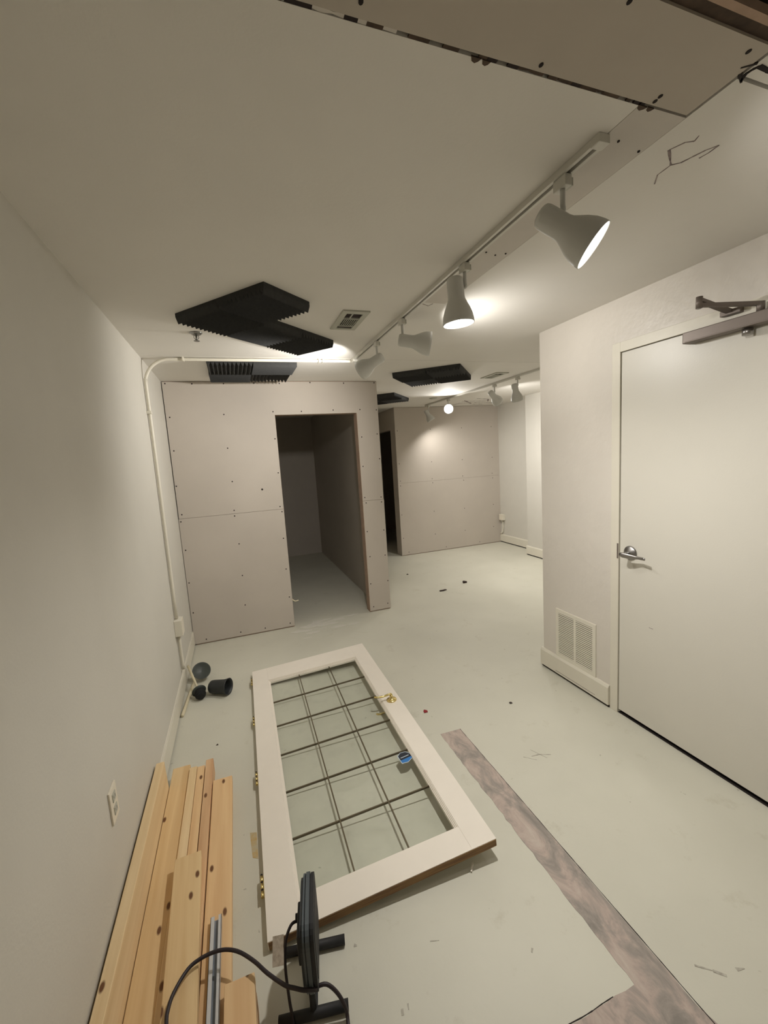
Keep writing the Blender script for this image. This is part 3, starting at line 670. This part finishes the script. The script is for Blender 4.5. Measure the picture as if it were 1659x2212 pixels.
board(.2205, .2585, Y0, 2.350, .0005, .0915, 'pine2', 'reddish pine board on edge, its end sticking out furthest to the right of the gap')
board(.262, .351, Y0, 2.16, .0005, .0378, 'pine1', 'pine board flat on the floor beneath the rightmost wide board')
board(.262, .355, Y0, 2.188, .0385, .0765, 'pine3', 'rightmost wide pine board, lying under the white channel')
o = board(-.049, .049, -.425, .425, .0, .038, 'pine1', 'shorter pine board laid on top of the narrow boards'); o.location = (.2125, 1.295, .0925); o.rotation_euler = (0, 0, .0465)
board(.363, .428, .7, 1.19, .0005, .0758, 'pine2', 'square pine offcut under the short board beside the stack')
board(.338, .427, .62, 1.215, .0770, .1150, 'pine3', 'short orange pine board at the right edge of the stack near the cord')
# white metal channel
t = MB(); x0, x1, ya, yb, zb = -.018, .018, -.42, .42, 0
t.box((x0, ya, 0), (x1, yb, .0015), M['channelin']); t.box((x0, ya, 0), (x0+.0015, yb, .020), M['channel']); t.box((x1-.0015, ya, 0), (x1, yb, .020), M['channel'])
t.box((x0, ya, .0190), (x0+.013, yb, .020), M['channel']); t.box((x1-.010, ya, .0190), (x1, yb, .020), M['channel'])
o = t.build('metal_channel', None, (.305, 1.035, .0775), (0, 0, .0)); tag(o, 'white metal channel lying lengthwise on the rightmost pine boards', 'metal channel')

# ------------------------------------------------------------------ work light
wl = empty('work_light', (.603, 1.20, 0), (0, 0, -.187)); tag(wl, 'dark grey portable work light seen edge-on, standing on a black frame', 'work light')
m = MB()
m.box((-.012, -.09, .012), (.012, .09, .024), M['rubber']); 
m.cyl((0, -.085, .02), (0, -.085, .17), .010, M['rubber']); m.tube([(0, -.085, .15), (0, -.05, .10), (0, 0, .085)], .009, M['rubber'])
m.build('stand', wl)
for yy in (-.09, .09):
    m = MB(); m.cyl((-.105, yy, .0155), (.105, yy, .0155), .0145, M['rubber'], 20); f_ = m.build('foot', wl)
def slab(m, x0, x1, hy, z0, z1, rad, mt, cy=0):
    """rounded square plate in the local YZ plane"""
    pts = []
    for (sy, sz, a0) in ((1, 1, 0), (-1, 1, 90), (-1, -1, 180), (1, -1, 270)):
        for k in range(7):
            a = math.radians(a0+k*15); cyy = cy+sy*(hy-rad); czz = (z1-rad) if sz > 0 else (z0+rad)
            pts.append((cyy+rad*math.cos(a), czz+rad*math.sin(a)))
    n = len(pts); vs = [(x0, y, z) for y, z in pts]+[(x1, y, z) for y, z in pts]
    m.add(vs, [tuple(range(n)), tuple(range(n, 2*n))]+[(k, (k+1) % n, n+(k+1) % n, n+k) for k in range(n)], mt)
m = MB()
slab(m, -.020, -.012, .105, .092, .305, .05, M['black']); slab(m, -.012, -.006, .112, .085, .312, .05, M['lightgrey']); slab(m, -.006, -.003, .108, .089, .308, .05, M['black'])
slab(m, -.003, .009, .114, .083, .314, .05, M['lightgrey']); slab(m, .009, .012, .109, .088, .309, .05, M['black']); slab(m, .012, .022, .112, .085, .312, .05, M['rubber'])
hd = m.build('lamp_head', wl)
m = MB(); slab(m, .0215, .0235, .088, .110, .288, .03, M['rubber']); m.build('lens', hd)
m = MB(); m.box((-.034, -.06, .15), (-.020, .05, .25), M['black'], bev=.004); m.lathe([(0, 0), (.012, 0), (.012, .008), (0, .008)], M['rubber'], Matrix.Translation((-.034, .02, .225)) @ Matrix.Rotation(-math.pi/2, 4, 'Y'), n=20); m.build('housing', hd)
m = MB(); m.tube([(-.036, .010, .228), (-.056, .0, .226), (-.074, -.022, .195), (-.078, -.042, .13), (-.070, -.075, .06), (-.060, -.11, .02), (-.055, -.20, .009), (-.05, -.32, .008)], .0045, M['cord'], 10)
m.build('switch_cord', wl)
m = MB(); m.box((-.017, -.0006, -.034), (.017, .0006, .034), M['tag'], Matrix.Translation((-.096, -.030, .185)) @ Matrix.Rotation(-.85, 4, 'X')); m.build('tag', wl, label='white paper care tag')
# power cord looping over the timber and round to the right foot
inv = (Matrix.Translation(wl.location) @ Euler(wl.rotation_euler).to_matrix().to_4x4()).inverted()
cp = [(.60, 1.085, .13), (.565, 1.085, .148), (.538, 1.100, .15), (.512, 1.118, .15), (.466, 1.168, .15), (.432, 1.213, .15), (.39, 1.257, .15), (.353, 1.281, .15), (.316, 1.291, .15), (.272, 1.289, .15), (.235, 1.273, .15), (.202, 1.226, .15), (.191, 1.187, .15), (.191, 1.155, .148), (.205, 1.05, .142), (.24, .90, .140), (.30, .75, .141)]
m = MB(); m.tube([tuple(inv @ Vector(q)) for q in cp], .0055, M['cord'], 12, 4); m.build('power_cord', wl)
m = MB(); m.tube([(.012, -.085, .10), (.045, -.085, .10), (.075, -.095, .075), (.095, -.108, .040), (.100, -.118, .016), (.10, -.17, .008), (.09, -.25, .008)], .0055, M['cord'], 12, 4); m.build('power_cord', wl)

# ------------------------------------------------------------------ brushes by the left baseboard
t = empty('toilet_brush', (.125, 3.22, 0)); tag(t, 'black bristle toilet brush with white handle leaning on the left baseboard', 'brush'); o = at(t)
b0 = Vector((.128, 3.205, .042)); h1 = Vector((.030, 3.50, .140)); ax = (h1-b0).normalized()
T = Matrix.Translation(b0) @ ax.to_track_quat('Z', 'Y').to_matrix().to_4x4()
m = MB(); rings = []
for i in range(10):
    z = -.036+i*.008; rr = .040*math.sqrt(max(0, 1-((z)/.043)**2)); rings.append((rr if i % 2 else rr*.90, z))
m.lathe([(0, -.040)]+rings+[(0, .040)], M['bristle'], T, n=22, smooth=False); m.build('bristles', t, o)
m = MB(); m.lathe([(.0, .036), (.050, .030), (.048, .036), (.030, .052), (.012, .062), (.0, .064)], M['greyplast'], T); m.build('collar', t, o)
m = MB(); m.cyl(b0+ax*.055, h1, .0075, M['wstick'], 14, r2=.010); m.build('handle', t, o)
t = empty('brush_holder_cup', (.282, 3.22, 0)); tag(t, 'black plastic cup lying on its side on the floor beside the brush', 'cup')
T = Matrix.Translation((-.085, .035, .052)) @ Vector((.88, -.50, .06)).to_track_quat('Z', 'Y').to_matrix().to_4x4()
m = MB(); m.lathe([(0, 0), (.036, .0), (.046, .010), (.049, .03), (.0505, .11), (.056, .135), (.060, .150), (.057, .150), (.052, .130), (.046, .11), (.043, .02), (0, .012)], M['black'], T, n=40); m.build('cup_shell', t)
t = empty('plunger', (.11, 3.50, 0)); tag(t, 'grey plunger with round rim facing up, against the left baseboard', 'plunger')
axd = Vector((.15, -.55, .55)).normalized()
T = Matrix.Translation(Vector((.012, .0, .082))-axd*.0) @ axd.to_track_quat('Z', 'Y').to_matrix().to_4x4()
m = MB(); m.lathe([(0, -.085), (.020, -.085), (.024, -.07), (.030, -.05), (.050, -.025), (.066, -.008), (.069, .0), (.064, .0), (.058, -.006), (0, -.014)], M['greyplast'], T, n=40); m.build('cup', t)
t = MB().tube([(.024, 3.01, .0115), (.040, 3.20, .0115), (.062, 3.47, .0115)], .011, M['wstick'], 12, 2).build('wooden_dowel'); tag(t, 'cream wooden dowel on the floor along the left baseboard', 'dowel')

# ------------------------------------------------------------------ small bits on the floor
def bit(x, y, pts, h, mt, label, name='floor_scrap'):
    m = MB(); m.prism(pts, 0, h, M[mt]); o = m.build(name, None, (x, y, .0008)); tag(o, label, 'scrap', 'scraps on the floor'); return o
bit(1.55, 2.357, [(-.012, -.008), (.012, -.010), (.016, .006), (0, .022), (-.010, .010)], .004, 'red', 'small red scrap on the floor right of the glass door')
bit(2.103, 2.203, [(-.009, -.006), (.010, -.008), (.008, .007), (-.006, .008)], .004, 'debris', 'tiny dark scrap on the floor left of the air grille')
bit(2.807, 4.503, [(-.05, -.015), (.0, -.02), (.05, -.005), (.04, .02), (.0, .012), (-.04, .016)], .008, 'debris', 'flat dark brown scrap in the middle of the far floor')
bit(3.191, 4.645, [(-.025, -.02), (.03, -.016), (.012, .03), (-.01, .026)], .02, 'debris', 'dark brown pointed scrap on the far floor, right of the flat one')
bit(2.708, 5.40, [(-.012, -.01), (.012, -.01), (.01, .012), (-.01, .01)], .006, 'debris', 'tiny dark scrap on the far floor near the partition corner')
bit(1.272, 1.327, [(-.016, -.012), (-.011, -.016), (.014, .014), (.008, .018)], .006, 'chip', 'white plaster chip on the floor below the glass door corner')
bit(.26, 2.60, [(-.006, -.005), (.007, -.006), (.004, .007)], .003, 'debris', 'tiny dark crumb on the floor beyond the timber ends')
t = MB().tube([(.945, 4.27, .30), (.965, 4.262, .285), (.985, 4.262, .268), (1.02, 4.262, .272)], .006, M['wstick'], 8, 3)
t = t.build('loose_wire'); tag(t, 'short white wire end poking out of the left side of the dark doorway', 'wire')
